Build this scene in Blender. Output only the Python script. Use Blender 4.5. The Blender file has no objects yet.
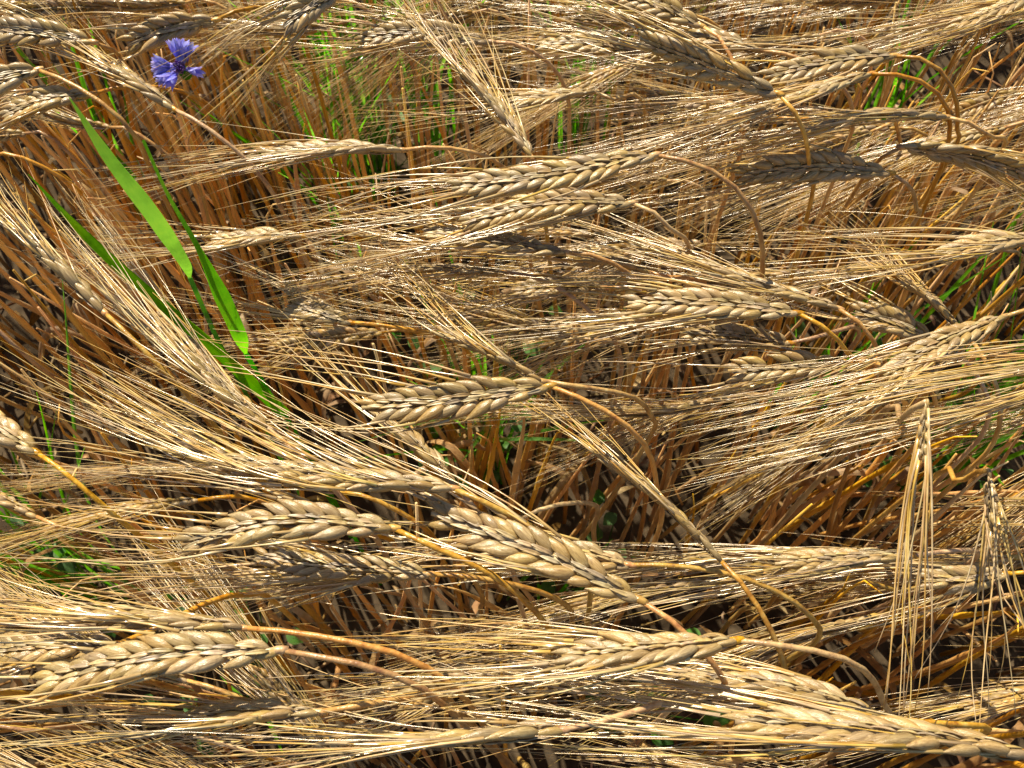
import bpy, math, random
import numpy as np
from mathutils import Matrix, Vector

R = math.radians
rng = np.random.default_rng(11)
random.seed(11)
S = bpy.context.scene
COL = S.collection

# ------------------------------------------------------------------ camera, sky, sun, exposure
CAM_Z = 0.88
PITCH = 64.0                       # degrees below the horizon
HFOV = 58.0
F_PX = 512 / math.tan(R(HFOV / 2))
cam_d = bpy.data.cameras.new('camera')
cam_d.sensor_width = 36
cam_d.angle = R(HFOV)
cam_d.clip_start = 0.01
cam_d.clip_end = 500
cam_d.dof.use_dof = True
cam_d.dof.focus_distance = 0.43
cam_d.dof.aperture_fstop = 32
cam = bpy.data.objects.new('camera', cam_d)
cam.location = (0, 0, CAM_Z)
cam.rotation_euler = (R(90 - PITCH), 0, 0)
COL.objects.link(cam)
S.camera = cam

SUN_EL, SUN_AZ = 49.0, -28.0       # azimuth from +Y (picture top), positive to the right
W = bpy.data.worlds.new('World')
S.world = W
W.use_nodes = True
nt = W.node_tree
nt.nodes.clear()
sky = nt.nodes.new('ShaderNodeTexSky')
sky.sky_type = 'NISHITA'
sky.sun_disc = False
sky.sun_elevation = R(SUN_EL)
sky.sun_rotation = R(SUN_AZ)
bg = nt.nodes.new('ShaderNodeBackground')
bg.inputs['Strength'].default_value = 0.065
wo = nt.nodes.new('ShaderNodeOutputWorld')
nt.links.new(sky.outputs[0], bg.inputs[0])
nt.links.new(bg.outputs[0], wo.inputs[0])
sd = bpy.data.lights.new('sun', 'SUN')
sd.energy = 5.0
sd.angle = R(0.53)
sd.color = (1.0, 0.90, 0.71)
sun = bpy.data.objects.new('sun', sd)
v = Vector((math.sin(R(SUN_AZ)) * math.cos(R(SUN_EL)), math.cos(R(SUN_AZ)) * math.cos(R(SUN_EL)), math.sin(R(SUN_EL))))
sun.rotation_euler = v.to_track_quat('Z', 'Y').to_euler()
sun.location = (-1, 2, 3)
COL.objects.link(sun)
S.view_settings.view_transform = 'Standard'
S.view_settings.look = 'None'
S.view_settings.exposure = 0.74
S.view_settings.gamma = 1.0
S.view_settings.use_curve_mapping = False

# ------------------------------------------------------------------ pixel <-> field
cp, sp = math.cos(R(PITCH)), math.sin(R(PITCH))


def at(px, py, z):
    """the point of the field at height z seen at a pixel of the photograph"""
    x = (px - 512) / F_PX
    y = (384 - py) / F_PX
    d = np.array([x, cp + y * sp, -sp + y * cp])
    t = (z - CAM_Z) / d[2]
    return np.array([0, 0, CAM_Z]) + d * t


def pix(p):
    q = np.asarray(p) - np.array([0, 0, CAM_Z])
    f = q[1] * cp - q[2] * sp
    u = q[1] * sp + q[2] * cp
    return 512 + F_PX * q[0] / f, 384 - F_PX * u / f


# ------------------------------------------------------------------ mesh helpers
def nrm(a):
    a = np.asarray(a, float)
    return a / (np.linalg.norm(a) + 1e-12)


def spline(pts, n):
    """Catmull-Rom through pts, n samples evenly spaced in length"""
    P = np.asarray(pts, float)
    P = np.vstack([2 * P[0] - P[1], P, 2 * P[-1] - P[-2]])
    out = []
    for i in range(1, len(P) - 2):
        p0, p1, p2, p3 = P[i - 1:i + 3]
        t = np.linspace(0, 1, 14, endpoint=False)[:, None]
        out.append(0.5 * (2 * p1 + (p2 - p0) * t + (2 * p0 - 5 * p1 + 4 * p2 - p3) * t ** 2 + (3 * p1 - p0 - 3 * p2 + p3) * t ** 3))
    out.append(P[-2][None])
    Q = np.vstack(out)
    s = np.concatenate([[0], np.cumsum(np.linalg.norm(np.diff(Q, axis=0), axis=1))])
    u = np.linspace(0, s[-1], n)
    return np.stack([np.interp(u, s, Q[:, k]) for k in range(3)], 1)


def frames(P):
    T = np.gradient(P, axis=0)
    T /= np.linalg.norm(T, axis=1)[:, None] + 1e-12
    a = np.array([0, 0, 1.0]) if abs(T[0][2]) < 0.9 else np.array([1.0, 0, 0])
    n = nrm(np.cross(T[0], a))
    N = []
    for t in T:
        n = nrm(n - t * n.dot(t))
        N.append(n)
    N = np.array(N)
    return T, N, np.cross(T, N)


class MB:
    def __init__(self):
        self.v, self.f, self.n = [], [], 0

    def add(self, v, f):
        self.v.append(np.asarray(v, float))
        self.f.extend([tuple(int(i) + self.n for i in q) for q in f])
        self.n += len(v)

    def tube(self, P, r, k=6, flat=1.0, cap=True, nodes=None):
        P = np.asarray(P, float)
        n = len(P)
        r = np.broadcast_to(np.asarray(r, float), (n,))
        T, N, B = frames(P)
        a = np.arange(k) * 2 * np.pi / k
        V = P[:, None] + r[:, None, None] * (np.cos(a)[None, :, None] * N[:, None] + flat * np.sin(a)[None, :, None] * B[:, None])
        F = [(i * k + j, i * k + (j + 1) % k, (i + 1) * k + (j + 1) % k, (i + 1) * k + j) for i in range(n - 1) for j in range(k)]
        if cap:
            F.append(tuple(range(k - 1, -1, -1)))
            F.append(tuple((n - 1) * k + j for j in range(k)))
        self.add(V.reshape(-1, 3), F)

    def ribbon(self, P, w, side, fold=0.25, twist=0.0, thick=0, veins=0):
        """a leaf: V-folded strip with a little real thickness"""
        P = np.asarray(P, float)
        n = len(P)
        T = np.gradient(P, axis=0)
        T /= np.linalg.norm(T, axis=1)[:, None] + 1e-12
        rows = []
        us = np.array([-1, -0.5, 0, 0.5, 1.0]) if not veins else np.linspace(-1, 1, 2 * veins + 1)
        cor = np.array([(1 if q % 2 else -1) * .00026 if veins else 0 for q in range(len(us))])
        for i in range(n):
            s = nrm(side - T[i] * np.dot(side, T[i]))
            m = np.cross(T[i], s)
            a = twist * i / max(1, n - 1)
            s, m = s * math.cos(a) + m * math.sin(a), m * math.cos(a) - s * math.sin(a)
            rows.append([P[i] + s * u * w[i] + m * (abs(u) * w[i] * fold + g * min(1, w[i] / .002)) for u, g in zip(us, cor)] +
                        [P[i] + s * u * w[i] * 0.98 + m * (abs(u) * w[i] * fold - thick) for u in us[::-1]])
        V = np.array(rows).reshape(-1, 3)
        k = 2 * len(us)
        if thick == 0:                                  # a leaf is one thin sheet: light passes through it
            k = len(us)
            V = np.array([w_[:k] for w_ in rows]).reshape(-1, 3)
            self.add(V, [(i * k + j, i * k + j + 1, (i + 1) * k + j + 1, (i + 1) * k + j) for i in range(n - 1) for j in range(k - 1)])
            return
        F = [(i * k + j, i * k + (j + 1) % k, (i + 1) * k + (j + 1) % k, (i + 1) * k + j) for i in range(n - 1) for j in range(k)]
        F.append(tuple(range(k - 1, -1, -1)))
        F.append(tuple((n - 1) * k + j for j in range(k)))
        self.add(V, F)

    def mesh(self, name, mat, smooth=True):
        me = bpy.data.meshes.new(name)
        me.from_pydata(np.vstack(self.v).tolist(), [], self.f)
        if smooth:
            me.polygons.foreach_set('use_smooth', [True] * len(me.polygons))
        if mat:
            me.materials.append(mat)
        me.update()
        return me

    def build(self, name, mat, parent=None, loc=None, smooth=True):
        return link(name, self.mesh(name, mat, smooth), parent, loc)


def link(name, data, parent=None, loc=None):
    o = bpy.data.objects.new(name, data)
    COL.objects.link(o)
    if parent:
        o.parent = parent
    if loc is not None:
        o.location = tuple(loc)
    return o


def tag(o, label=None, cat=None, group=None, kind=None):
    if label: o['label'] = label
    if cat: o['category'] = cat
    if group: o['group'] = group
    if kind: o['kind'] = kind
    return o


def thing(name, label, cat, loc, group=None):
    o = bpy.data.objects.new(name, None)
    o.empty_display_size = 0.02
    COL.objects.link(o)
    o.location = tuple(loc)
    return tag(o, label, cat, group)


# ------------------------------------------------------------------ materials
def material(name, stops, scale=(40, 40, 40), coord='Object', detail=4.0, rough=0.5, spec=0.4, transl=0.0,
             vary=0.25, hue=0.02, bump=0.0, bscale=None, tcol=None, sat=0.25):
    m = bpy.data.materials.new(name)
    m.use_nodes = True
    t = m.node_tree
    t.nodes.clear()
    N, L = t.nodes.new, t.links.new
    out = N('ShaderNodeOutputMaterial')
    b = N('ShaderNodeBsdfPrincipled')
    tc = N('ShaderNodeTexCoord')
    mp = N('ShaderNodeMapping')
    mp.inputs['Scale'].default_value = scale
    L(tc.outputs[coord], mp.inputs[0])
    oi = N('ShaderNodeObjectInfo')
    ge = N('ShaderNodeNewGeometry')
    ad = N('ShaderNodeMath'); ad.operation = 'ADD'
    L(oi.outputs['Random'], ad.inputs[0]); L(ge.outputs['Random Per Island'], ad.inputs[1])
    fr = N('ShaderNodeMath'); fr.operation = 'FRACT'
    L(ad.outputs[0], fr.inputs[0])
    # shift the pattern per island
    sh = N('ShaderNodeVectorMath'); sh.operation = 'ADD'
    sc = N('ShaderNodeVectorMath'); sc.operation = 'SCALE'
    cx = N('ShaderNodeCombineXYZ')
    for i in range(3): L(fr.outputs[0], cx.inputs[i])
    L(cx.outputs[0], sc.inputs[0]); sc.inputs['Scale'].default_value = 37.0
    L(mp.outputs[0], sh.inputs[0]); L(sc.outputs[0], sh.inputs[1])
    nz = N('ShaderNodeTexNoise')
    nz.inputs['Scale'].default_value = 1.0
    nz.inputs['Detail'].default_value = detail
    nz.inputs['Roughness'].default_value = 0.6
    L(sh.outputs[0], nz.inputs['Vector'])
    cr = N('ShaderNodeValToRGB')
    el = cr.color_ramp.elements
    el[0].position, el[0].color = stops[0][0], (*stops[0][1], 1)
    el[1].position, el[1].color = stops[-1][0], (*stops[-1][1], 1)
    for p, c in stops[1:-1]:
        e = el.new(p); e.color = (*c, 1)
    L(nz.outputs['Fac'], cr.inputs[0])
    col = cr.outputs[0]
    # each piece of straw a little lighter, darker, yellower
    hs = N('ShaderNodeHueSaturation')
    mr = N('ShaderNodeMapRange')
    mr.inputs['To Min'].default_value = 1 - vary; mr.inputs['To Max'].default_value = 1 + vary
    L(fr.outputs[0], mr.inputs[0]); L(mr.outputs[0], hs.inputs['Value'])
    m2 = N('ShaderNodeMath'); m2.operation = 'MULTIPLY'; m2.inputs[1].default_value = 7.31
    L(fr.outputs[0], m2.inputs[0])
    f2 = N('ShaderNodeMath'); f2.operation = 'FRACT'; L(m2.outputs[0], f2.inputs[0])
    mh = N('ShaderNodeMapRange')
    mh.inputs['To Min'].default_value = 0.5 - hue; mh.inputs['To Max'].default_value = 0.5 + hue
    L(f2.outputs[0], mh.inputs[0]); L(mh.outputs[0], hs.inputs['Hue'])
    m3 = N('ShaderNodeMath'); m3.operation = 'MULTIPLY'; m3.inputs[1].default_value = 13.7
    L(fr.outputs[0], m3.inputs[0])
    f3 = N('ShaderNodeMath'); f3.operation = 'FRACT'; L(m3.outputs[0], f3.inputs[0])
    ms_ = N('ShaderNodeMapRange'); ms_.inputs['To Min'].default_value = 1 - sat; ms_.inputs['To Max'].default_value = 1 + sat * .5
    L(f3.outputs[0], ms_.inputs[0]); L(ms_.outputs[0], hs.inputs['Saturation'])
    L(col, hs.inputs['Color'])
    L(hs.outputs[0], b.inputs['Base Color'])
    b.inputs['Roughness'].default_value = rough
    b.inputs['Specular IOR Level'].default_value = spec
    if bump:
        bs = N('ShaderNodeMapping'); bs.inputs['Scale'].default_value = bscale or scale
        L(tc.outputs[coord], bs.inputs[0])
        bn = N('ShaderNodeTexNoise'); bn.inputs['Scale'].default_value = 1.0; bn.inputs['Detail'].default_value = 3
        L(bs.outputs[0], bn.inputs['Vector'])
        bu = N('ShaderNodeBump'); bu.inputs['Strength'].default_value = bump; bu.inputs['Distance'].default_value = 0.0006
        L(bn.outputs['Fac'], bu.inputs['Height']); L(bu.outputs[0], b.inputs['Normal'])
    if transl:
        tr = N('ShaderNodeBsdfTranslucent')
        if tcol:
            mx = N('ShaderNodeMix'); mx.data_type = 'RGBA'; mx.blend_type = 'MULTIPLY'
            mx.inputs['Factor'].default_value = 1.0
            L(hs.outputs[0], mx.inputs['A']); mx.inputs['B'].default_value = (*tcol, 1)
            L(mx.outputs['Result'], tr.inputs[0])
        else:
            L(hs.outputs[0], tr.inputs[0])
        ms = N('ShaderNodeMixShader'); ms.inputs[0].default_value = transl
        L(b.outputs[0], ms.inputs[1]); L(tr.outputs[0], ms.inputs[2])
        L(ms.outputs[0], out.inputs[0])
    else:
        L(b.outputs[0], out.inputs[0])
    return m


M_KERNEL = material('husk', [(0.25, (0.21, 0.13, 0.055)), (0.42, (0.34, 0.22, 0.08)), (0.58, (0.45, 0.31, 0.12)), (0.76, (0.59, 0.455, 0.23))],
                    scale=(9, 9, 2.2), coord='Generated', rough=0.27, spec=0.7, transl=0.10, vary=0.2, hue=0.006, sat=0.15, bump=0.35, bscale=(22, 22, 1.5))
M_RACHIS = material('floret_husk', [(0.3, (0.25, 0.165, 0.075)), (0.55, (0.39, 0.28, 0.125)), (0.75, (0.57, 0.445, 0.24))],
                    scale=(300, 300, 300), rough=0.36, spec=0.5, vary=0.3, hue=0.01)
M_EAR = material('ear_husk', [(0.25, (0.17, 0.10, 0.04)), (0.45, (0.32, 0.195, 0.06)), (0.62, (0.42, 0.275, 0.09)), (0.8, (0.54, 0.40, 0.17))],
                 scale=(260, 260, 260), rough=0.42, spec=0.45, vary=0.25, hue=0.01, bump=0.4)
M_AWN = material('awn_straw', [(0.3, (0.40, 0.225, 0.055)), (0.5, (0.60, 0.395, 0.125)), (0.72, (0.79, 0.62, 0.31))],
                 scale=(60, 60, 60), rough=0.22, spec=1.0, transl=0.10, vary=0.22, hue=0.01)
M_STEM = material('stem_straw', [(0.3, (0.28, 0.115, 0.022)), (0.47, (0.50, 0.25, 0.045)), (0.6, (0.58, 0.33, 0.075)), (0.75, (0.68, 0.46, 0.16))],
                  scale=(260, 260, 45), rough=0.32, spec=0.6, vary=0.25, hue=0.012, bump=0.5, bscale=(900, 900, 20))
M_STRAW = material('dry_stem', [(0.28, (0.44, 0.20, 0.035)), (0.5, (0.66, 0.36, 0.075)), (0.72, (0.78, 0.51, 0.16))],
                   scale=(80, 80, 9), rough=0.45, spec=0.4, vary=0.35, hue=0.012, bump=0.35, bscale=(900, 900, 20))
M_DRYLEAF = material('dry_leaf', [(0.3, (0.22, 0.12, 0.04)), (0.5, (0.36, 0.22, 0.085)), (0.72, (0.50, 0.35, 0.17))],
                     scale=(120, 120, 25), rough=0.6, spec=0.25, transl=0.3, vary=0.3, hue=0.015, bump=0.4, bscale=(800, 800, 60))
M_GREEN = material('green_blade', [(0.3, (0.055, 0.22, 0.004)), (0.5, (0.10, 0.35, 0.007)), (0.72, (0.19, 0.42, 0.014))],
                   scale=(60, 60, 60), rough=0.55, spec=0.12, transl=0.62, vary=0.12, hue=0.01, tcol=(1.35, 1.5, 0.4), bump=0.9, bscale=(700, 250, 40))
M_WEED = material('weed_leaf', [(0.3, (0.04, 0.12, 0.012)), (0.6, (0.075, 0.21, 0.022)), (0.8, (0.13, 0.27, 0.04))],
                  scale=(120, 120, 120), rough=0.5, spec=0.3, transl=0.35, vary=0.3, hue=0.015, tcol=(1.5, 1.7, 0.8))
M_BLUE = material('cornflower_blue', [(0.3, (0.27, 0.25, 0.78)), (0.6, (0.42, 0.40, 0.92)), (0.8, (0.58, 0.55, 0.96))],
                  scale=(350, 350, 350), rough=0.5, spec=0.25, transl=0.4, vary=0.2, hue=0.015)
M_PURPLE = material('cornflower_disc', [(0.3, (0.05, 0.02, 0.16)), (0.7, (0.14, 0.05, 0.30))], scale=(500, 500, 500), rough=0.6)
M_SOIL = material('soil', [(0.3, (0.035, 0.022, 0.011)), (0.55, (0.075, 0.05, 0.025)), (0.75, (0.15, 0.10, 0.05))],
                  scale=(45, 45, 45), coord='Object', detail=8, rough=0.95, spec=0.1, vary=0, hue=0, bump=1.0, bscale=(120, 120, 120))
M_LITTER = material('litter', [(0.3, (0.13, 0.07, 0.025)), (0.55, (0.25, 0.15, 0.06)), (0.78, (0.42, 0.30, 0.15))],
                    scale=(90, 90, 90), rough=0.7, spec=0.2, vary=0.5, hue=0.02)

# ------------------------------------------------------------------ ground
def ground():
    mb = MB()
    n = 90
    g = np.concatenate([np.linspace(-60, -1.9, 9), np.linspace(-1.8, 1.8, n), np.linspace(1.9, 60, 9)])
    X, Y = np.meshgrid(g, g)
    r2 = np.random.default_rng(3)
    Z = np.where((abs(X) < 1.85) & (abs(Y) < 1.85), r2.normal(0, 0.006, X.shape), 0) - 0.004
    V = np.stack([X, Y + 0.4, Z], -1).reshape(-1, 3)
    m = len(g)
    F = [(i * m + j, i * m + j + 1, (i + 1) * m + j + 1, (i + 1) * m + j) for i in range(m - 1) for j in range(m - 1)]
    mb.add(V, F)
    o = mb.build('soil', M_SOIL)
    tag(o, kind='structure')


ground()

# ------------------------------------------------------------------ kernels
def kernel_mesh(seed):
    r = np.random.default_rng(seed)
    K, n = 12, 11
    u = np.linspace(0, 1, n)
    prof = np.interp(u, [0, .08, .2, .36, .52, .68, .82, .93, 1], [.30, .62, .90, 1.0, .92, .70, .40, .17, .07])
    a = np.arange(K) * 2 * np.pi / K
    V = []
    for i in range(n):
        for t in a:
            rib = 1 + 0.09 * math.cos(5 * t) * math.sin(math.pi * u[i]) + r.normal(0, 0.012)
            x = math.cos(t) * prof[i] * rib
            y = math.sin(t) * prof[i] * rib
            if y < 0: y *= 0.75                     # flatter inner face with its crease
            y += 0.30 * math.sin(math.pi * u[i]) - 0.15
            V.append((0.5 * x, 0.5 * y, u[i]))
    mb = MB()
    F = [(i * K + j, i * K + (j + 1) % K, (i + 1) * K + (j + 1) % K, (i + 1) * K + j) for i in range(n - 1) for j in range(K)]
    F += [tuple(range(K - 1, -1, -1)), tuple((n - 1) * K + j for j in range(K))]
    mb.add(V, F)
    return mb.mesh('kernel', M_KERNEL)


KERNELS = [kernel_mesh(i) for i in range(5)]
KV = [np.array([tuple(v.co) for v in k.vertices]) for k in KERNELS]
KF = [tuple(p.vertices) for p in KERNELS[0].polygons]


def ear_layout(P0, P1, Nup, sag, roll, k, r, n=None):
    """nodes of an ear from base P0 to tip P1; returns axis, frames and one record per kernel"""
    P0, P1 = np.asarray(P0, float), np.asarray(P1, float)
    L = np.linalg.norm(P1 - P0)
    n = n or max(8, int(round(L / (0.0069 * k))))
    mid = (P0 + P1) / 2 + np.asarray(sag)
    C = spline([P0, mid, P1], 2 * n + 3)
    T = np.gradient(C, axis=0)
    T /= np.linalg.norm(T, axis=1)[:, None]
    ks = []
    fr = []
    tw = r.normal(0, .35)
    for i in range(len(C)):
        t = T[i]
        a = roll + tw * (i / len(C) - 0.5)
        N = nrm(Nup - t * np.dot(Nup, t))
        B = np.cross(t, N)
        N, B = N * math.cos(a) + B * math.sin(a), B * math.cos(a) - N * math.sin(a)
        fr.append((N, B))
    for j in range(2 * n):
        i = j + 1
        u = j / (2 * n)
        s = 1 if j % 2 else -1
        size = np.interp(u, [0, .08, .2, .6, .88, 1], [.72, .88, 1.0, 1.0, .84, .62]) * k * r.normal(1, .05)
        N, B = fr[i]
        t = T[i]
        ang = R(np.interp(u, [0, .08, .22, .7, 1], [10, 17, 24, 21, 12]) + r.normal(0, 3.5))
        d = nrm(t * math.cos(ang) + s * B * math.sin(ang) + N * r.normal(0.03, .06))
        base = C[i] - (t * 0.0035 if u < .12 else 0) + s * B * 0.0016 * size * min(1, .35 + 5 * u) + N * r.normal(0, .0003)
        ks.append((base, d, s, size, i, N))
    return C, T, fr, ks, n


def awn_path(start, d, A, ln, r, wig=1.0, m=11, drop=0.0, target=None):
    """leaves the kernel along d, turns into the broom direction A"""
    pts = [start]
    p = np.array(start)
    d = nrm(d)
    st = ln / m
    w = nrm(r.normal(size=3)) * 0.035 * wig
    w2 = nrm(r.normal(size=3)) * 0.05 * wig
    ph = r.uniform(0, 6.28)
    kink = int(r.integers(3, m)) if r.random() < .14 else -1
    kd = r.normal(0, .16, 3)
    for i in range(m):
        q = (i + 1) / m
        if i == kink: A = nrm(A + kd)
        f = min(1.0, 0.35 + 1.6 * q)
        D = nrm(d * (1 - f) + A * f + w * q * 2 + w2 * math.sin(ph + 5 * q) + np.array([0, 0, -drop * q * q]))
        p = p + D * st
        pts.append(p.copy())
    return np.array(pts)


def floret_strip(mb, C, T, fr, k, n):
    """sterile florets: thin pointed scales overlapping along both faces of the ear"""
    q = np.random.default_rng(n)
    for face in (1, -1):
        for j in range(2 * n - 1):
            i = j + 1
            N, B = fr[i]
            s = 1 if j % 2 else -1
            ln = 0.0080 * k * q.normal(1, .12)
            base = C[i] + face * N * 0.0015 * k + s * B * 0.0009 * k
            d = nrm(T[i] + face * N * q.normal(.05, .04) + s * B * q.normal(.03, .07))
            P = np.array([base + d * ln * t for t in (0, .25, .55, .85, 1)]) + np.outer([0, .6, 1, .5, 0], face * N * .0004 * k)
            w = np.array([.0003, .00078, .00072, .0004, .00004]) * k
            mb.ribbon(P, w, B, -0.45 * face, q.normal(0, .3), .0003)


def hero(spec):
    (base, tip, z, dz, neck, roll, k, ae, al, na, label) = spec
    k = k * (.84 if abs(roll) > 45 else .92)
    r = np.random.default_rng(abs(hash((base, tip))) % 99991)
    P0 = at(*base, z)
    P1 = at(*tip, z + dz)
    view = nrm(np.array([0, 0, CAM_Z]) - (P0 + P1) / 2)
    ax = nrm(P1 - P0)
    up = nrm(view - ax * view.dot(ax))
    L = np.linalg.norm(P1 - P0)
    sag = np.array([0, 0, 0.05 * L]) + up * 0 + np.cross(ax, up) * L * r.normal(0, .02)
    C, T, fr, ks, n = ear_layout(P0, P1, up, sag, R(roll), k, r)
    # stem
    Q = [P0]
    t0 = T[0]
    if neck:
        for (x, y, ddz) in neck:
            Q.append(at(x, y, z + ddz))
    else:
        lat = np.cross(t0, [0, 0, 1.0]) * r.normal(0, .012)
        a1 = r.uniform(.8, 1.25)
        Q += [P0 - t0 * .014 * a1 + lat * .15 + np.array([0, 0, .0015]), P0 - t0 * .029 * a1 + lat * .45 - np.array([0, 0, .003]),
              P0 - t0 * .043 * a1 + lat * .8 - np.array([0, 0, .014]), P0 - t0 * .052 * a1 + lat * 1.0 - np.array([0, 0, .034]),
              P0 - t0 * .055 * a1 + lat * 1.15 - np.array([0, 0, .065])]
    e = Q[-1]
    lean = nrm(np.array([e[0] - Q[-2][0], e[1] - Q[-2][1], 0])) * r.uniform(.0, .03) + np.array([r.normal(0, .015), r.normal(0, .015), 0])
    Q.append(np.array([e[0], e[1], 0]) * 1.0 + lean * .6 + np.array([0, 0, e[2] * .62]))
    Q.append(np.array([e[0], e[1], 0]) + lean * 1.2 + np.array([0, 0, e[2] * .3]))
    G = np.array([e[0] + lean[0] * 1.5, e[1] + lean[1] * 1.5, 0.0])
    Q.append(G)
    P = spline(Q, 44)
    root = thing('barley_stalk', label, 'barley stalk', G, 'barley stalks with ripe ears bent over')
    mb = MB()
    u = np.linspace(0, 1, 44)
    rad = np.interp(u, [0, .03, .1, .35, .5, 1], [.00098, .00108, .00122, .00145, .0018, .0021])
    for nd in (.62, .86):
        rad = rad + .0007 * np.exp(-((u - nd) / .012) ** 2)
    mb.tube(P - G, rad, 9)
    # collar below the ear
    mb.tube(np.array([C[0] - T[0] * .0030, C[0] - T[0] * .001, C[0] + T[0] * .001, C[0] + T[0] * .003]) - G, np.array([.0011, .00145, .00145, .0010]) * k, 8)
    mb.build('stem', M_STEM, root)
    # ear
    mb = MB()
    mb.tube(C - P0, np.full(len(C), .0010 * k), 6)
    floret_strip(mb, C - P0, T, fr, k, n)
    ear = mb.build('ear', M_RACHIS, root, P0 - G)
    # broom direction of the awns
    if ae is not None:
        A0 = nrm(at(*ae, z + dz - 0.03) - P1)
    else:
        A0 = nrm(T[-1] + np.array([0, 0, -.10]))
    nk = len(ks)
    sprd = .5 if na >= 2 else 1.1
    gap = set(int(x) for x in r.choice(nk, int(nk * (1 - na)), replace=False)) if na < 1 else set()
    for j, (b, d, s, size, i, N) in enumerate(ks):
        kl, kw, kt =   .0148 * size * (1.15 if abs(roll) > 45 else 1), .0047 * size * (.92 if abs(roll) > 45 else 1), .0054 * size
        y = N * 0.75 + s * fr[i][1] * .65
        y = nrm(y - d * y.dot(d))
        x = np.cross(y, d)
        if j > 3 and r.random() < .03: continue          # a grain has fallen out
        o = link('kernel', KERNELS[r.integers(5)], ear)
        M = Matrix(((x[0] * kw, y[0] * kt, d[0] * kl, b[0] - P0[0]), (x[1] * kw, y[1] * kt, d[1] * kl, b[1] - P0[1]),
                    (x[2] * kw, y[2] * kt, d[2] * kl, b[2] - P0[2]), (0, 0, 0, 1)))
        o.matrix_local = M
        if j in gap: continue
        end = b + d * kl * .97
        Bv = fr[i][1]
        for rep_ in range(2 if na >= .7 else 1):
          wide = sprd * (2.1 if rep_ and na < 1.5 else 1.0)
          A = nrm(A0 + wide * (s * Bv * abs(r.normal(.02, .045)) + fr[i][0] * r.normal(.02, .06) + Bv * r.normal(0, .03)))
          ln = al * (1 - 0.22 * j / nk) * r.normal(1, .09)
          if r.random() < .08: ln *= .5
          m2 = MB()
          ap = awn_path(end, d, A, ln, r, drop=.03 if na >= 2 else .10)
          q = np.linspace(0, 1, len(ap))
          m2.tube(ap - P0, np.interp(q, [0, .05, .12, .45, 1], [.00080, .00060, .00037, .00026, .00008]) * (.62 if rep_ else 1) * (0.85 + .15 * k), 5)
          m2.build('awn', M_AWN, ear)
    return root


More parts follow.
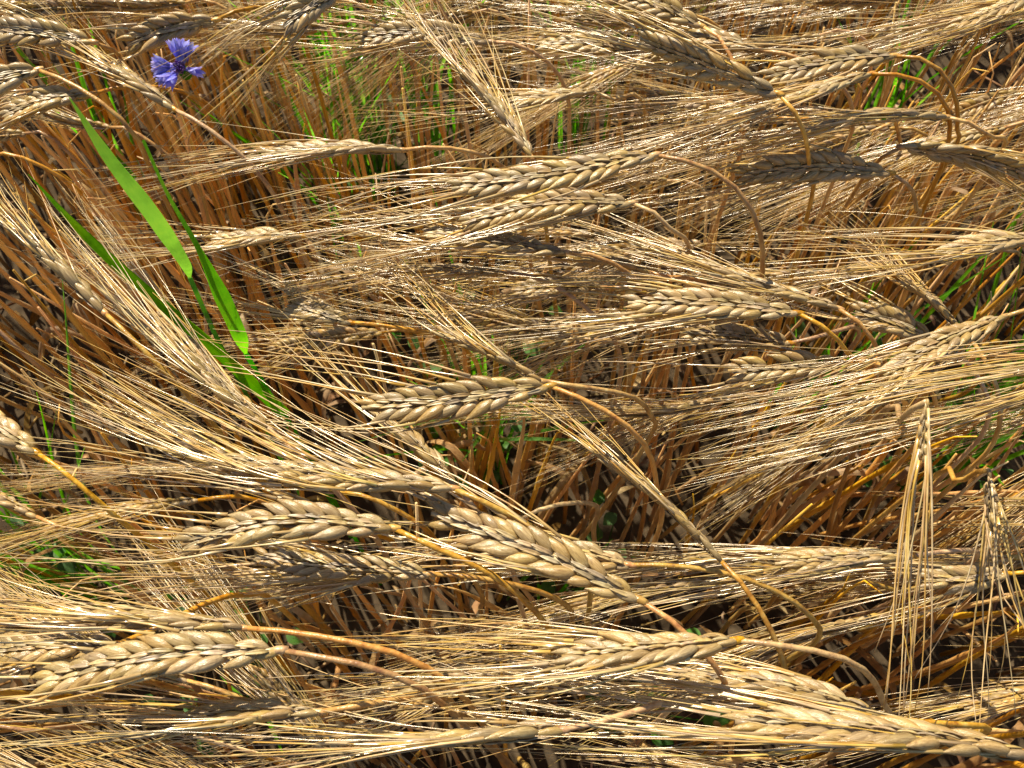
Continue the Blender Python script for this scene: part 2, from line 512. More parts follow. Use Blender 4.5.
UL = None
H = [
    # base, tip, height, tip drop, neck pixels, roll, size, awn end pixel, awn length, share of awns, label
    ((550, 386), (362, 408), .520, -.008, [(580, 398, .0), (620, 420, -.006), (648, 450, -.022), (657, 490, -.06), (659, 530, -.12)], 14, 1.18, (120, 372), .15, .55,
     'plump pale barley ear at picture centre, its orange neck arching down to the right'),
    ((655, 155), (452, 189), .540, -.006, [(700, 165, .0), (735, 187, -.006), (757, 222, -.02), (763, 262, -.045), (757, 297, -.07), (738, 340, -.11), (712, 388, -.16)], 38, 1.16, (170, 262), .15, .6,
     'bright barley ear above centre with long golden neck looping down to the right'),
    ((632, 203), (462, 224), .505, -.01, [(655, 213, .0), (675, 235, -.012), (690, 262, -.04)], 35, 1.1, (200, 270), .14, .8,
     'tan barley ear lying directly below the bright one with the long golden neck'),
    ((640, 600), (432, 513), .535, -.004, [(668, 618, .0), (700, 648, -.006), (725, 682, -.02), (737, 718, -.06)], 10, 1.2, (190, 428), .15, .7,
     'large grey-tan barley ear slanting down to the right below centre, neck hooking to lower right'),
    ((393, 528), (182, 545), .540, -.006, [(420, 541, .0), (455, 556, -.003), (498, 578, -.008), (525, 602, -.02), (552, 640, -.05)], 22, 1.12, (-60, 520), .14, .6,
     'ear with two plump rows left of the large slanting ear, brown neck passing beneath it'),
    ((430, 574), (255, 556), .490, -.006, None, 30, 1.0, (60, 560), .13, .8,
     'shaded barley ear tucked under the plump two-rowed ear at lower left of centre'),
    ((452, 488), (218, 460), .540, -.004, [(478, 499, .0), (520, 520, -.004), (560, 545, -.02), (590, 575, -.06)], 62, 1.1, (0, 352), .15, 1,
     'straw ear seen edge-on with a long swept fan of awns at left'),
    ((280, 650), (38, 684), .546, -.006, [(300, 654, .0), (345, 661, .001), (385, 672, -.002), (425, 690, -.012), (458, 718, -.04)], 26, 1.2, (-240, 700), .15, .5,
     'fat whitish barley ear at lower left with a pale collar before its pinkish neck'),
    ((242, 628), (70, 618), .536, -.006, [(290, 632, .0), (345, 641, .0), (400, 655, -.004), (445, 680, -.016), (478, 716, -.05)], 75, 1.0, (-200, 606), .16, 1,
     'upper one of two pink-necked ears at lower left, hidden under combed awns'),
    ((118, 644), (-20, 652), .505, -.006, None, 20, 1.0, None, .13, .8,
     'small shaded ear peeping out between the two pink-necked ears at lower left'),
    ((562, 730), (428, 741), .540, -.006, None, 85, 1.15, (120, 752), .15, .9,
     'short ear with one row of round kernels on the bottom edge left of middle'),
    ((318, 712), (180, 722), .530, -.004, None, 60, 1.05, (-80, 740), .14, .9,
     'pale ear low at left, under bundled awns just above the bottom edge'),
    ((736, 640), (562, 657), .542, -.004, [(760, 643, .0), (800, 648, .0), (842, 658, -.005), (868, 674, -.02), (882, 700, -.06), (880, 725, -.1)], 50, 1.12, (330, 672), .14, 1,
     'ear at lower right of middle with short straight yellow neck ending in a droop'),
    ((630, 565), (500, 548), .480, -.004, [(660, 565, .0), (710, 570, .0), (760, 584, -.004), (800, 607, -.014), (817, 640, -.05)], 40, 1.0, None, .12, .6,
     'ear almost hidden behind the large slanting ear, only its pale base and arched neck showing'),
    ((1030, 754), (735, 722), .545, -.004, None, 62, 1.3, (430, 690), .17, 1.99,
     'biggest pale ear, lying along the bottom right edge'),
    ((880, 716), (690, 680), .510, -.004, None, 60, 1.15, (440, 690), .15, 1,
     'ear buried in bright awns just above the biggest pale ear at lower right'),
    ((912, 556), (775, 564), .470, -.004, None, 48, 1.05, (560, 600), .13, .9,
     'tan ear at right, left of the hanging white awns, lit kernels along its top'),
    ((1005, 574), (925, 580), .440, -.004, None, 15, 1.05, (780, 610), .12, .7,
     'shaded ear at right, passing behind the hanging white awns'),
    ((720, 560), (598, 455), .490, -.002, None, 80, .85, (500, 372), .11, .45,
     'slim ear running down to the right from the central ear with few thin awns'),
    ((457, 488), (384, 420), .478, -.004, None, 70, .95, (300, 340), .13, .6,
     'slender ear slanting below the central ear, between it and the swept fan of awns'),
    ((540, 380), (438, 332), .500, -.004, None, 72, .86, (345, 235), .12, .55,
     'ear pointing up left behind the central plump ear, a broom of straight awns above'),
    ((505, 272), (400, 269), .470, -.004, None, 72, .9, (240, 300), .12, .9,
     'thin light ear left of the exact middle, high above the central plump ear'),
    ((566, 252), (424, 233), .490, -.004, None, 50, 1.05, (240, 215), .13, .8,
     'tan ear two below the bright ear, its husks fading into crossing awns'),
    ((605, 288), (512, 290), .455, -.004, None, 30, .95, (360, 310), .12, .8,
     'dim ear in the shade midway between the bright upper ear and the central ear'),
    ((648, 272), (582, 263), .478, -.004, [(680, 280, -.004), (705, 292, -.02)], 75, .9, (460, 250), .12, .6,
     'grey closed ear with smooth husk right of the exact middle'),
    ((798, 313), (628, 303), .505, -.006, [(825, 328, .0), (845, 350, -.014), (850, 378, -.045)], 30, 1.1, (430, 318), .14, .9,
     'ear right of middle with a short golden neck curving down, kernels lit on top'),
    ((838, 308), (700, 264), .495, -.006, [(863, 326, .0), (878, 352, -.014), (881, 378, -.045)], 75, 1.0, (520, 215), .14, .9,
     'ear behind the short golden neck ear, slanting up left under combed awns'),
    ((790, 343), (680, 333), .460, -.004, None, 25, 1.0, (560, 345), .12, .7,
     'dim ear crossed by an upright golden straw, right of middle'),
    ((842, 362), (728, 371), .470, -.004, None, 8, 1.05, (560, 372), .12, .6,
     'reddish shaded ear with neat chevron rows, right of middle'),
    ((930, 338), (855, 312), .455, -.004, None, 10, 1.1, (780, 280), .11, .6,
     'brown shaded ear between the reddish chevron ear and the right edge'),
    ((958, 328), (904, 283), .475, -.004, None, 75, .9, (840, 235), .11, .8,
     'short pale ear slanting behind the brown shaded ear at right'),
    ((1003, 317), (884, 376), .495, -.004, None, 35, 1.05, (760, 438), .13, .9,
     'ear at right slanting down to the left with awns fanning low'),
    ((1150, 352), (1030, 380), .552, -.004, None, 40, 1.1, (800, 432), .17, 2,
     'ear out beyond the right edge whose bright awn bundle sweeps in to the left'),
    ((1200, 330), (1075, 370), .558, -.004, None, 60, 1.1, (800, 420), .18, .9,
     'second ear beyond the right edge, feeding the upper edge of the bright awn bundle'),
    ((1045, 240), (942, 254), .500, -.004, None, 50, 1.1, (700, 262), .15, 1,
     'ear cut by the right edge a third of the way down, awns streaming left'),
    ((902, 147), (1030, 174), .490, -.006, [(890, 152, -.002), (876, 163, -.015), (862, 180, -.05)], 40, 1.1, None, .13, .7,
     'the only ear pointing right, near the upper right edge'),
    ((890, 173), (735, 175), .485, -.004, [(900, 178, -.001), (912, 190, -.012), (916, 208, -.04), (912, 226, -.08)], -10, 1.15, (560, 190), .13, .6,
     'brown shaded ear with chevron kernels below the double looping necks at upper right'),
    ((946, 117), (795, 137), .500, -.004, [(968, 122, -.001), (988, 136, -.01), (997, 160, -.05)], 78, 1.15, (520, 190), .15, 1,
     'edge-on straw ear threaded behind the two looping necks at upper right'),
    ((870, 74), (742, 118), .515, -.004, [(900, 75, .002), (928, 85, -.002), (946, 105, -.012), (950, 130, -.03), (944, 158, -.06), (931, 192, -.1)], 80, 1.1, (560, 178), .15, 1,
     'ear on the lower of two looping golden necks at upper right, awns sweeping down left'),
    ((894, 56), (765, 78), .510, -.004, [(920, 58, .002), (944, 74, -.002), (956, 100, -.016), (957, 128, -.04), (947, 162, -.08)], 34, 1.12, (500, 92), .14, .6,
     'silvery ear with dark base on the upper of two looping golden necks at upper right'),
    ((779, 94), (640, 38), .530, -.004, [(797, 115, -.003), (807, 145, -.02), (810, 180, -.06), (810, 205, -.09)], -30, 1.2, (440, -40), .15, .8,
     'ear at top, right of middle, pointing up left with a thin neck dropping straight down'),
    ((760, 50), (678, 36), .495, -.004, None, 45, 1.0, (540, 5), .12, .8,
     'small ear tucked behind the one with the straight dropping neck at top'),
    ((702, 26), (598, -8), .500, -.004, None, 20, 1.1, (460, -50), .13, .7,
     'ear touching the top edge right of middle'),
    ((594, 92), (497, 106), .490, -.004, [(615, 100, -.002), (645, 114, -.02)], 65, 1.05, (360, 120), .12, .7,
     'short round-backed ear beside the grey upright ear near the top'),
    ((531, 156), (456, 66), .520, -.002, [(535, 163, -.008), (539, 172, -.03), (541, 180, -.07)], 72, .92, (375, -40), .13, .8,
     'grey ear standing up to the left near the top, awns spread like a broom'),
    ((640, 52), (540, 46), .475, -.004, None, 40, 1.05, (400, 60), .12, .8,
     'dim ear between the grey upright ear and the top edge'),
    ((492, 42), (358, 42), .490, -.004, None, 25, 1.1, (200, 40), .13, .8,
     'dusky ear near the top edge left of middle, awns level to the left'),
    ((345, -12), (284, 26), .510, -.004, None, 15, 1.1, (195, 100), .14, .9,
     'ear coming in from the top edge, awns slanting down left by the cornflower'),
    ((216, 20), (128, 44), .500, -.004, None, 5, 1.15, (-10, 70), .13, .5,
     'shaded ear just above the blue cornflower'),
    ((93, 42), (-25, 30), .515, -.004, [(106, 46, -.002), (118, 54, -.014), (124, 68, -.04), (126, 84, -.08)], 12, 1.15, (-150, 10), .13, .8,
     'ear at the top left corner with pale awns fanned over its back'),
    ((38, 70), (-45, 104), .520, -.004, [(62, 79, .001), (92, 96, -.001), (120, 118, -.008), (142, 146, -.022), (152, 172, -.05)], 20, 1.25, None, .13, .7,
     'fat ear cut by the left edge near the top, on a curved yellow neck'),
    ((92, 94), (5, 118), .490, -.004, None, 45, 1.1, None, .13, .8,
     'tan ear behind the curved yellow neck near the top left corner'),
    ((174, 109), (92, 62), .510, -.004, None, 75, 1.1, (-10, 0), .13, 1,
     'bleached ear slanting left of the blue cornflower'),
    ((402, 150), (262, 155), .495, -.004, None, 65, 1.15, (90, 190), .14, .9,
     'straw ear between the bright green blade and the grey upright ear'),
    ((302, 236), (212, 242), .475, -.004, None, 60, 1.05, (60, 250), .13, .8,
     'dim ear just right of the tip of the long green blade'),
    ((104, 312), (18, 232), .520, -.002, None, 78, 1.2, (-60, 150), .13, 1,
     'bleached white ear slanting at the left edge, below the green blades'),
    ((268, 428), (188, 354), .515, -.002, None, 70, 1.05, (70, 235), .15, .9,
     'ear with white and grey kernels pointing up left beneath the curled green blade'),
    ((36, 452), (-40, 410), .500, -.002, None, 40, 1.15, None, .13, .8,
     'ear cut by the left edge halfway down'),
    ((1065, -14), (955, 28), .500, -.004, None, 60, 1.1, (780, 70), .15, 1,
     'ear cut by the top right corner, awns raked down left'),
    ((350, 322), (292, 305), .450, -.004, None, 10, 1.0, (180, 270), .12, .7,
     'greyish ear deep in shade right of the curled green blade'),
]
for h in H:
    hero(h)

# two ears that hang straight down at the right, awns first
def hanging(base, zb, k, L, al, na, lab, spread, lean):
    r = np.random.default_rng(int(base[0]))
    P0 = at(*base, zb)
    # hangs towards the viewer's lower edge
    P1 = P0 + nrm(np.array([lean, -0.80, -0.34])) * L
    up = nrm(np.array([0, 0, CAM_Z]) - P0)
    C, T, fr, ks, n = ear_layout(P0, P1, up, np.zeros(3), R(50), k, r, n=max(4, int(L / .007)))
    back = P0 + np.array([.001, .003, -.007])
    Q = [P0, back, back + np.array([.002, .004, -.028]), back + np.array([.006, .018, -.06]), np.array([back[0] + .01, back[1] + .025, .2]), np.array([back[0] + .012, back[1] + .03, 0])]
    P = spline(Q, 40)
    G = P[-1].copy(); G[2] = 0
    root = thing('barley_stalk', lab, 'barley stalk', G, 'barley stalks with ripe ears bent over')
    mb = MB(); mb.tube(P - G, np.linspace(.0012, .002, 40), 8); mb.build('stem', M_STEM, root)
    mb = MB(); mb.tube(C - P0, np.full(len(C), .001 * k), 6); floret_strip(mb, C - P0, T, fr, k, n)
    ear = mb.build('ear', M_RACHIS, root, P0 - G)
    A0 = nrm(P1 - P0 + np.array([0, 0, -.001]))
    for j, (b, d, s, size, i, N) in enumerate(ks):
        kl, kw, kt = .0118 * size, .0046 * size, .0042 * size
        y = nrm(N - d * N.dot(d)); x = np.cross(y, d)
        o = link('kernel', KERNELS[j % 5], ear)
        o.matrix_local = Matrix(((x[0] * kw, y[0] * kt, d[0] * kl, b[0] - P0[0]), (x[1] * kw, y[1] * kt, d[1] * kl, b[1] - P0[1]),
                                 (x[2] * kw, y[2] * kt, d[2] * kl, b[2] - P0[2]), (0, 0, 0, 1)))
        for rep in range(na):
            A = nrm(A0 + r.normal(0, spread, 3))
            ap = awn_path(b + d * kl * .97, d, A, al * r.normal(1, .15), r, wig=1.8 if spread < .1 else 3.2, drop=.12)
            m2 = MB()
            m2.tube(ap - P0, np.interp(np.linspace(0, 1, len(ap)), [0, .1, .5, 1], [.00055, .00042, .0003, .00013]), 5)
            m2.build('awn', M_AWN, ear)


hanging((926, 402), .572, .42, .022, .100, 2, 'whitish ear hanging straight down at right, its long awns falling like a horse tail', .030, -.06)
hanging((988, 470), .505, .6, .026, .088, 2, 'small grey ear drooping at right, spidery awns falling toward the lower right corner', .16, .05)

# ------------------------------------------------------------------ filler stalks: prototypes then copies
def filler_proto(seed):
    r = np.random.default_rng(1000 + seed)
    h = r.uniform(.35, .43)
    L = r.uniform(.075, .10)
    reach = r.uniform(.035, .06)
    P0 = np.array([reach, 0, h])
    tl = r.uniform(-.35, .05)
    P1 = P0 + nrm(np.array([1, r.normal(0, .08), tl])) * L
    k = r.uniform(.68, .88)
    C, T, fr, ks, n = ear_layout(P0, P1, np.array([0, -.35, 1.0]), np.array([0, r.normal(0, .005), r.uniform(-.002, .008)]), r.uniform(-1.5, 1.5), k, r)
    Q = [P0, P0 - T[0] * reach * .3 + np.array([0, 0, .001]), np.array([reach * .40, r.normal(0, .002), h - .003]), np.array([reach * .14, r.normal(0, .003), h - .018]),
         np.array([reach * .02, r.normal(0, .004), h - .042]), np.array([0, r.normal(0, .006), h - .085]),
         np.array([r.normal(0, .012), r.normal(0, .012), h * .5]), np.array([0, 0, 0])]
    P = spline(Q, 34)
    u = np.linspace(0, 1, 34)
    rad = np.interp(u, [0, .1, .4, 1], [.0011, .0014, .0018, .0021])
    for nd in (.6, .85): rad = rad + .0007 * np.exp(-((u - nd) / .015) ** 2)
    mb = MB(); mb.tube(P, rad, 7)
    stem = mb.mesh('stem', M_STEM)
    mb = MB()
    mb.tube(C - P0, np.full(len(C), .001), 5)
    am = MB()
    A0 = nrm(T[-1] + np.array([0, 0, -.12]))
    for j, (b, d, s, size, i, N) in enumerate(ks):
        kl, kw, kt = .0140 * size, .0050 * size, .0054 * size
        y = nrm(N * .75 + s * fr[i][1] * .65 - d * np.dot(N * .75 + s * fr[i][1] * .65, d)); x = np.cross(y, d)
        v = KV[j % 5]
        mb.add(b - P0 + v[:, :1] * x * kw + v[:, 1:2] * y * kt + v[:, 2:] * d * kl, KF)
        for _ in range(2):
          A = nrm(A0 + s * fr[i][1] * abs(r.normal(.05, .06)) + r.normal(0, .06, 3))
          ap = awn_path(b + d * kl * .97, d, A, .145 * (1 - .22 * j / len(ks)) * r.normal(1, .12), r, m=9, wig=1.4)
          am.tube(ap - P0, np.interp(np.linspace(0, 1, len(ap)), [0, .08, .4, 1], [.00048, .0003, .00023, .00009]), 4)
    for face in (1, -1):
        for j in range(2 * n):
            N, B = fr[j + 1]
            b = C[j + 1] - P0 + face * N * .0017
            d = nrm(T[j + 1] + face * N * .1)
            mb.tube(np.array([b, b + d * .004, b + d * .0085]), [.0004, .0008, .0001], 4)
    return stem, mb.mesh('ear', M_EAR), am.mesh('awns', M_AWN), P0, (P0 + P1) / 2


PROTO = [filler_proto(i) for i in range(12)]
WINDOWS = [(560, 470, 95, 70), (365, 110, 65, 55), (110, 190, 70, 70), (860, 480, 120, 75), (70, 350, 70, 50), (300, 620, 60, 35), (900, 200, 60, 40), (880, 640, 70, 50), (470, 440, 40, 40), (175, 68, 42, 42), (150, 200, 50, 70), (235, 300, 40, 50)]


LAND = [((455, 395), 'the central plump ear'), ((555, 170), 'the bright ear above centre'), ((535, 555), 'the large slanting ear'),
        ((285, 535), 'the two-rowed ear beside the slanting one'), ((160, 665), 'the fat whitish ear at lower left'), ((380, 645), 'the upper pinkish neck'),
        ((495, 735), 'the row of round kernels'), ((880, 740), 'the biggest pale ear'), ((800, 650), 'the straight yellow neck'),
        ((915, 540), 'the hanging white awns'), ((988, 480), 'the small drooping grey ear'), ((850, 415), 'the bright awn bundle at right'),
        ((785, 366), 'the reddish chevron ear'), ((845, 350), 'the short golden neck'), ((965, 160), 'the ear pointing right'),
        ((945, 110), 'the two looping golden necks'), ((830, 66), 'the silvery ear'), ((805, 150), 'the straight dropping neck'),
        ((495, 110), 'the grey upright ear'), ((178, 68), 'the blue cornflower'), ((135, 185), 'the long green blade'), ((160, 300), 'the dark green blade'),
        ((225, 290), 'the curled green blade'), ((60, 270), 'the bleached ear at the left edge'), ((230, 395), 'the ear under the curled blade'),
        ((100, 420), 'the swept fan of awns'), ((120, 115), 'the curved yellow neck'), ((490, 450), 'the dark gap with the weed'),
        ((980, 246), 'the ear cut by the right edge'), ((845, 560), 'the tan ear by the hanging awns'), ((660, 505), 'the slim slanting ear'),
        ((250, 717), 'the lowest ear at left'), ((425, 42), 'the level dusky ear at top'), ((710, 300), 'the ear with the short golden neck'),
        ((330, 152), 'the straw ear right of the green blade'), ((640, 645), 'the ear with the straight yellow neck')]
USED = set()


def place_words(prefix, px, py):
    """a phrase that says where a thing stands by the nearest landmark nobody else of its kind uses that way"""
    c = []
    for (lx, ly), nm in LAND:
        dx, dy = px - lx, py - ly
        d = math.hypot(dx, dy)
        a = int(round(math.degrees(math.atan2(-dy, dx)) / 45)) % 8
        w = ['right of', 'up right of', 'above', 'up left of', 'left of', 'down left of', 'below', 'down right of'][a]
        how = 'just ' if d < 45 else ('' if d < 100 else 'well ')
        c.append((d, how + w + ' ' + nm))
    for d, t in sorted(c):
        if (prefix, t) not in USED:
            USED.add((prefix, t))
            return prefix + ' ' + t
    return prefix


def zone(px, py):
    return ('left' if px < 341 else 'middle' if px < 683 else 'right') + ' ' + ('top' if py < 256 else 'centre' if py < 512 else 'bottom')


def flow(px, py):
    th = 180 + rng.normal(0, 9)
    if px > 700 and py < 200: th += 12
    if px < 330: th -= 12
    if 250 < py < 440 and px < 300: th -= 18
    if px > 600 and 380 < py < 520: th += 8
    if rng.random() < .02: th += rng.choice([-35, 35, 180])
    return th


cells = []
for gy in np.arange(-.34, 1.25, .069):
    for gx in np.arange(-.85, .86, .093):
        cells.append((gx + rng.uniform(-.035, .035), gy + rng.uniform(-.028, .028)))
nf = 0
BEYOND = []
for (cx_, cy_) in cells:
    i = int(rng.integers(12))
    stem, ear, awns, P0, mid = PROTO[i]
    px, py = pix((cx_, cy_, mid[2]))
    a = R(flow(px, py))
    c, s = math.cos(a), math.sin(a)
    org = np.array([cx_ - (c * mid[0] - s * mid[1]), cy_ - (s * mid[0] + c * mid[1]), 0])
    if not (-110 < px < 1150 and -70 < py < 850):
        if rng.random() < .8: BEYOND.append((i, org, a))
        continue
    if any(((px - wx) / ax_) ** 2 + ((py - wy) / ay_) ** 2 < 1 for wx, wy, ax_, ay_ in WINDOWS): continue
    qx, qy = px + 130 * c, py - 100 * s           # where its awns hang
    if any(((qx - wx) / ax_) ** 2 + ((qy - wy) / ay_) ** 2 < .55 for wx, wy, ax_, ay_ in WINDOWS): continue
    lab = place_words('half buried straw coloured ear', px, py)
    t = thing('barley_stalk', lab, 'barley stalk', org, 'half buried barley stalks ' + zone(px, py))
    t.rotation_euler = (0, 0, a)
    link('stem', stem, t)
    e = link('ear', ear, t, P0)
    link('awns', awns, e)
    nf += 1

# the same crop going on beyond the frame: one mass, lower in detail
LOW = []
for i in range(6):
    r = np.random.default_rng(300 + i)
    m_ = MB()
    P0 = PROTO[i][3]
    h = P0[2]
    m_.tube(spline([(0, 0, 0), (0, 0, h * .5), (0, 0, h - .07), (P0[0] * .3, 0, h - .008), tuple(P0)], 12), .0018, 4, cap=False)
    d0 = nrm(PROTO[i][4] - P0)
    B = nrm(np.cross(d0, [0, 0, 1.0]))
    for j in range(26):
        s_ = 1 if j % 2 else -1
        b = P0 + d0 * .0034 * j + s_ * B * .0015
        d = nrm(d0 + s_ * B * .42)
        m_.tube([b, b + d * .003, b + d * .007, b + d * .012], [.001, .0024, .0023, .0005], 6, cap=False)
        A = nrm(d0 + s_ * B * .05 + r.normal(0, .06, 3))
        q = b + d * .012
        m_.tube([q, q + A * .05, q + A * .09 - np.array([0, 0, .003]), q + A * .13 - np.array([0, 0, .008])], [.0006, .0005, .0003, .0001], 3, cap=False)
    LOW.append((np.vstack(m_.v), m_.f))
mb = MB()
for i, org, a in BEYOND:
    V, F = LOW[i % 6]
    c, s = math.cos(a), math.sin(a)
    mb.add(V @ np.array([[c, s, 0], [-s, c, 0], [0, 0, 1.0]]) + org, F)
tag(mb.build('barley_field', M_EAR), 'mass of barley going on beyond the edges of the picture', 'barley', kind='stuff')

# ------------------------------------------------------------------ upright dry straws below the canopy
def straw_proto(seed):
    r = np.random.default_rng(500 + seed)
    h = r.uniform(.30, .42)
    ln = r.normal(0, .02, 2)
    P = spline([(0, 0, 0), (ln[0] * .3 + r.normal(0, .004), ln[1] * .3, h * .35), (ln[0] * .7, ln[1] * .7 + r.normal(0, .004), h * .7), (ln[0], ln[1], h * .95), (ln[0] + r.normal(0, .008), ln[1] + r.normal(0, .008), h)], 26)
    u = np.linspace(0, 1, 26)
    rad = np.interp(u, [0, .5, 1], [.0024, .0021, .0014]) * r.uniform(.8, 1.15) * np.interp(u, [.8, 1], [1, .3])
    for nd in (.2, .45, .75): rad = rad + .0008 * np.exp(-((u - nd) / .02) ** 2)
    mb = MB(); mb.tube(P, rad, 7)
    leaf = None
    if seed % 3:
        i0 = int(r.integers(6, 19))
        p = P[i0]
        a = r.uniform(0, 6.28)
        o = np.array([math.cos(a), math.sin(a), 0])
        l = r.uniform(.05, .13)
        up = r.uniform(.0, .7)
        pts = spline([p, p + o * l * .3 + np.array([0, 0, l * up * .5]), p + o * l * .55 + np.array([0, 0, l * (up * .3 - .25)]), p + o * l * .6 + r.normal(0, .01, 3) + np.array([0, 0, -l * .75])], 18)
        w = np.interp(np.linspace(0, 1, 18), [0, .2, .6, 1], [.0015, .0028, .0024, .0004])
        lm = MB(); lm.ribbon(pts, w, np.cross(o, [0, 0, 1.0]), fold=r.uniform(.2, .7), twist=r.uniform(-3, 3))
        leaf = lm.mesh('leaf', M_DRYLEAF)
    return mb.mesh('stem', M_STRAW), leaf


SP = [straw_proto(i) for i in range(15)]
VP = np.array([0, 0])
spots = []
tries = 0
pr = np.random.default_rng(77)
while len(spots) < 295 and tries < 60000:
    tries += 1
    x, y = pr.uniform(-.75, .75), pr.uniform(-.1, 1.1)
    if pr.random() < .45:
        wx, wy, ax_, ay_ = WINDOWS[int(pr.integers(len(WINDOWS)))]
        x, y, _ = at(wx + pr.normal(0, .6) * ax_, wy + pr.normal(0, .6) * ay_, pr.uniform(.05, .3))
    px, py = pix((x, y, .2))
    if not (-30 < px < 1054 and -30 < py < 800): continue
    if any((x - a) ** 2 + (y - b) ** 2 < .013 ** 2 for a, b in spots): continue
    spots.append((x, y))
for n_, (x, y) in enumerate(spots):
    st, lf = SP[int(pr.integers(15))]
    px, py = pix((x, y, .3))
    t = thing('dry_straw', place_words('bare upright orange straw', px, py), 'straw', (x, y, 0), 'bare upright straws ' + zone(px, py))
    t.rotation_euler = (pr.normal(0, .10), pr.normal(0.02, .10) + .12 * x, pr.uniform(0, 6.28))
    link('stem', st, t)
    if lf: link('leaf', lf, t)

# straws of the field all round, one mass
mb = MB()
sr = np.random.default_rng(5)
for _ in range(3200):
    x, y = sr.uniform(-1.5, 1.5), sr.uniform(-.8, 1.9)
    h = sr.uniform(.2, .40)
    l = sr.normal(0, .03, 2)
    P = np.array([(x, y, 0), (x + l[0] * .4, y + l[1] * .4, h * .5), (x + l[0], y + l[1], h)])
    mb.tube(P, [.0022, .0018, .0008], 5)
tag(mb.build('straw_mass', M_STRAW), 'mass of further bare straws filling the depth of the field', 'straw', kind='stuff')

# ------------------------------------------------------------------ litter on the soil
mb = MB()
lr = np.random.default_rng(8)
for _ in range(3600):
    x, y = lr.uniform(-1.1, 1.1), lr.uniform(-.35, 1.5)
    a = lr.uniform(0, 6.28)
    l = lr.uniform(.01, .06)
    d = np.array([math.cos(a), math.sin(a), lr.normal(0, .15)])
    p = np.array([x, y, lr.uniform(.004, .03)])
    if lr.random() < .55:
        mb.tube([p, p + d * l * .5 + lr.normal(0, .002, 3), p + d * l], [.0012, .0015, .001], 5)
    else:
        pts = spline([p, p + d * l * .5 + np.array([0, 0, lr.uniform(.002, .012)]), p + d * l], 6)
        mb.ribbon(pts, np.array([.0012, .003, .004, .0038, .0028, .0006]) * lr.uniform(.6, 1.3), np.array([-d[1], d[0], lr.normal(0, .5)]), .4, lr.uniform(-1.5, 1.5))
tag(mb.build('straw_litter', M_LITTER), 'broken straw and dead leaf scraps scattered on the dark soil', 'litter', kind='stuff')

# ------------------------------------------------------------------ green blades at left
def blade(pts3, widths, label, side, foot, fold=.2, name='grass_plant'):
    G = np.array([foot[0], foot[1], 0.0])
    root = thing(name, label, 'grass blade', G)
    P = spline(pts3, 40)
    side = np.cross(nrm(P[-1] - P[0]), nrm(side))       # side holds the way the blade faces
    w = np.interp(np.linspace(0, 1, 40), np.linspace(0, 1, len(widths)), widths)
    mb = MB(); mb.ribbon(P - G, w, np.array(side, float), fold, 0.0, 0, 5)
    mb.build('leaf', M_GREEN, root)
    mb = MB()
    e = P[-1]
    Q = spline([e, e * .6 + (G + np.array([0, 0, e[2] * .4])) * .4, G], 16)
    mb.tube(Q - G, np.linspace(.0013, .0018, 16), 7)
    mb.build('stem', M_GREEN, root)


p = at(200, 330, .36)
blade([at(69, 97, .585), at(108, 157, .56), at(150, 212, .53), at(178, 253, .50), at(187, 268, .487), at(190, 278, .465)], [.0002, .0026, .0039, .0040, .0026, .0007],
      'long bright green blade pointing up left, longest of the green blades', (.25, -.9, .3), (p[0] + .01, p[1] - .02))
p = at(305, 440, .36)
blade([at(28, 174, .51), at(90, 240, .495), at(158, 302, .475), at(222, 356, .445), at(285, 415, .40)], [.0002, .0025, .0033, .0034, .0036],
      'dark green blade half in shade crossing below the long bright one', (-.05, -.5, .85), (p[0], p[1]))
p = at(262, 372, .36)
blade([at(143, 140, .555), at(168, 195, .54), at(197, 246, .525), at(222, 298, .50), at(241, 340, .475), at(246, 354, .45)], [.0007, .0008, .0013, .0040, .0036, .0008],
      'curled green blade dropping from the curved yellow neck, wide at its lower end', (.25, -.9, .3), (p[0], p[1]), .4)

# grass tufts and weeds down between the straws
def tuft(px, py, n, h, label, z=.12):
    r = np.random.default_rng(int(px * 7 + py))
    g = at(px, py, z); g[2] = 0
    root = thing('grass_tuft', label, 'grass', g, 'green grass between the straws')
    for _ in range(n):
        a = r.uniform(0, 6.28)
        o = np.array([math.cos(a), math.sin(a), 0])
        l = h * r.uniform(.6, 1.15)
        b = np.array([r.normal(0, .012), r.normal(0, .012), 0])
        bend = r.uniform(.05, .45)
        P = spline([b, b + o * l * bend * .25 + np.array([0, 0, l * .45]), b + o * l * bend + np.array([0, 0, l * .95])], 12)
        w = np.interp(np.linspace(0, 1, 12), [0, .3, .7, 1], [.0012, .0021, .0017, .0002])
        mb = MB(); mb.ribbon(P, w, np.array([-o[1], o[0], 0]), .35, r.uniform(-.8, .8))
        mb.build('blade', M_GREEN, root)


tuft(360, 120, 32, .42, 'grass tuft showing green through the gap at top, left of the grey upright ear')
tuft(340, 75, 26, .42, 'grass tuft near the top edge right of the cornflower')
tuft(430, 80, 26, .42, 'grass tuft behind the grey upright ear near the top')
tuft(580, 75, 22, .41, 'grass tuft behind the short round-backed ear at top')
tuft(965, 450, 26, .42, 'grass tuft at the right edge under the bright awn bundle')
tuft(1000, 400, 14, .42, 'grass tuft by the right edge above the hanging white awns')
tuft(820, 380, 12, .36, 'grass tuft below the reddish chevron ear')
tuft(110, 150, 12, .30, 'grass tuft behind the top of the long green blade')
tuft(60, 570, 14, .38, 'grass tuft at the left edge above the pink-necked ears')
tuft(890, 110, 12, .36, 'grass tuft inside the looping golden necks')
tuft(490, 425, 26, .34, 'grass tuft behind the weed under the central plump ear')
tuft(330, 190, 14, .34, 'grass tuft between the straw ear and the cornflower')
tuft(20, 560, 12, .36, 'grass tuft cut by the left edge in the lower half')
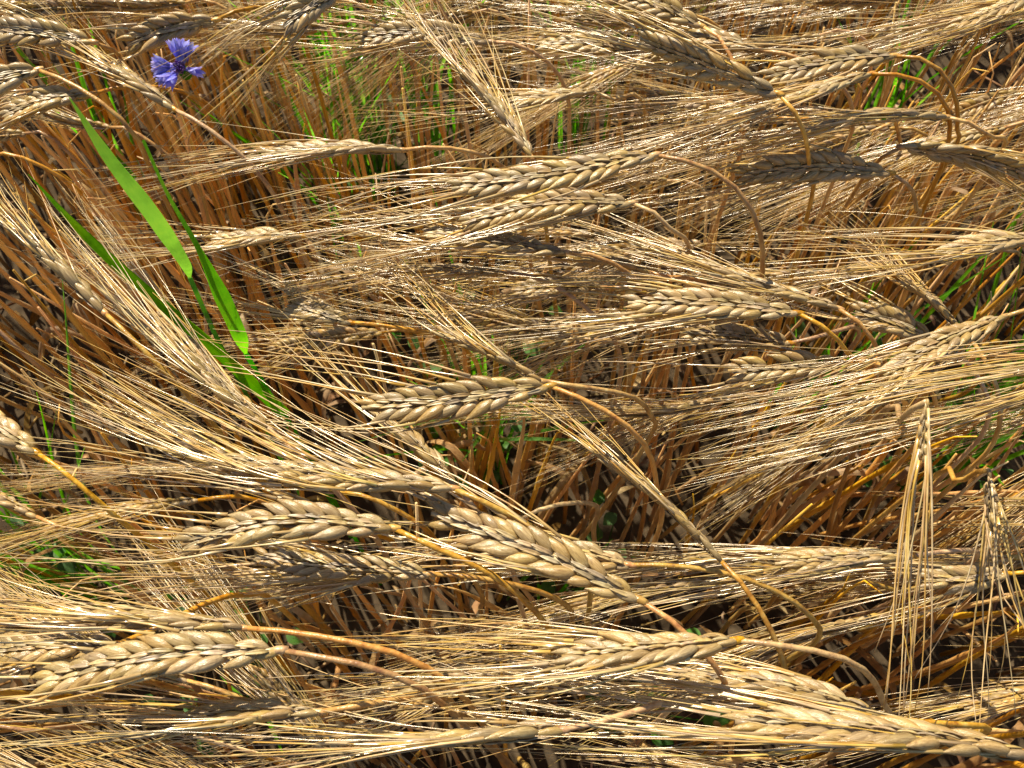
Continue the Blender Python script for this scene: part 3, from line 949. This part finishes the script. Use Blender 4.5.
tuft(545, 560, 6, .2, 'grass tuft under the large slanting ear')
tuft(250, 690, 6, .2, 'grass tuft under the fat whitish ear at lower left')


def weed(px, py, n, label, z=.05):
    r = np.random.default_rng(int(px * 3 + py))
    g = at(px, py, z); g[2] = 0
    root = thing('weed_plant', label, 'weed', g, 'small weeds on the soil')
    sm = MB()
    for _ in range(n):
        a = r.uniform(0, 6.28)
        rad = r.uniform(.008, .055)
        hgt = r.uniform(.04, .16)
        o = np.array([math.cos(a), math.sin(a), 0])
        top = o * rad + np.array([0, 0, hgt])
        sm.tube(spline([np.zeros(3), o * rad * .4 + np.array([0, 0, hgt * .6]), top], 6), .0006, 4)
        l = r.uniform(.008, .026)
        b2 = r.uniform(0, 6.28)
        d = nrm(np.array([math.cos(b2), math.sin(b2), r.normal(.1, .35)]))
        P = spline([top, top + d * l * .5 + np.array([0, 0, .0015]), top + d * l], 8)
        w = l * np.array([.06, .24, .36, .40, .36, .26, .13, .01])
        mb = MB(); mb.ribbon(P, w, np.array([-d[1], d[0], 0]), .25)
        mb.build('leaf', M_WEED, root)
    sm.build('stem', M_WEED, root)


weed(485, 450, 34, 'leafy green weed in the dark gap under the central plump ear')
weed(455, 400, 22, 'weed showing at the lower left of the central plump ear')
weed(510, 355, 12, 'weed glimpsed above the base of the central ear')
weed(870, 470, 14, 'weed among slanting straws at right of the bright awn bundle')
weed(960, 460, 14, 'weed near the right edge beside the small drooping ear')
weed(250, 620, 16, 'weed under the awns above the pink-necked ears')
weed(640, 710, 10, 'weed near the bottom edge right of the row of round kernels')
weed(80, 585, 12, 'weed by the left edge below centre')
weed(200, 720, 12, 'weed under the lowest awn bundle at lower left')
weed(380, 165, 14, 'weed among the grass near the top, left of the bright ear')
weed(840, 365, 10, 'weed beside the short golden neck at right')
weed(600, 575, 10, 'weed under the arched neck below the large slanting ear')

# ------------------------------------------------------------------ cornflower
c0 = at(181, 68, .492)
G = at(184, 66, .2); G[2] = 0
root = thing('cornflower', 'blue-violet cornflower among the ears at the top left', 'flower', G)
fr_ = np.random.default_rng(4)
axis = nrm(np.array([.05, -.45, 1.0]))
e1 = nrm(np.array([1.0, 0, 0]) - axis * axis[0]); e2 = np.cross(axis, e1)
mb = MB(); mb.tube(spline([G - G, (c0 - G) * .5 + np.array([.004, 0, 0]), c0 - G - axis * .012], 20), np.linspace(.0016, .0011, 20), 7)
mb.build('stem', M_STRAW, root)
mb = MB(); mb.tube(np.array([c0 - axis * .013, c0 - axis * .010, c0 - axis * .005, c0 - axis * .001]) - G, [.0016, .0034, .0034, .0024], 10)
mb.build('flower_cup', M_WEED, root)
mb = MB()
for _ in range(26):
    d = nrm(axis + fr_.normal(0, .25, 3)); b = c0 + (e1 * fr_.normal() + e2 * fr_.normal()) * .0015
    mb.tube([b - G, b + d * .004 - G, b + d * .007 - G], [.0004, .0006, .0003], 5)
mb.build('disc', M_PURPLE, root)
for q, deg in enumerate([58, 74, 90, 106, 168, 184, 200, 216, 232, 248, 338]):
    a = R(deg) + fr_.normal(0, .05)
    o = e1 * math.cos(a) + e2 * math.sin(a)
    d = nrm(o + axis * fr_.uniform(.25, .6))
    mb = MB()
    neck_ = c0 + d * .006
    mb.tube([c0 - G, neck_ - G], [.0007, .0011], 6)
    for lobe in range(6):
        b = lobe * 2 * math.pi / 6 + fr_.normal(0, .1)
        u1 = nrm(np.cross(d, axis)); u2 = np.cross(d, u1)
        od = nrm(d + (u1 * math.cos(b) + u2 * math.sin(b)) * .36)
        P = spline([neck_, neck_ + od * .0045, neck_ + od * .0075 + d * .001, neck_ + od * .0105 - axis * .0005], 8)
        mb.ribbon(P - G, np.array([.0007, .0012, .0016, .0018, .0017, .0013, .0008, .0001]) * 1.05, u1 * -math.sin(b) + u2 * math.cos(b), .2)
    mb.build('floret', M_BLUE, root)
print('fillers', nf, 'objects', len(bpy.data.objects))
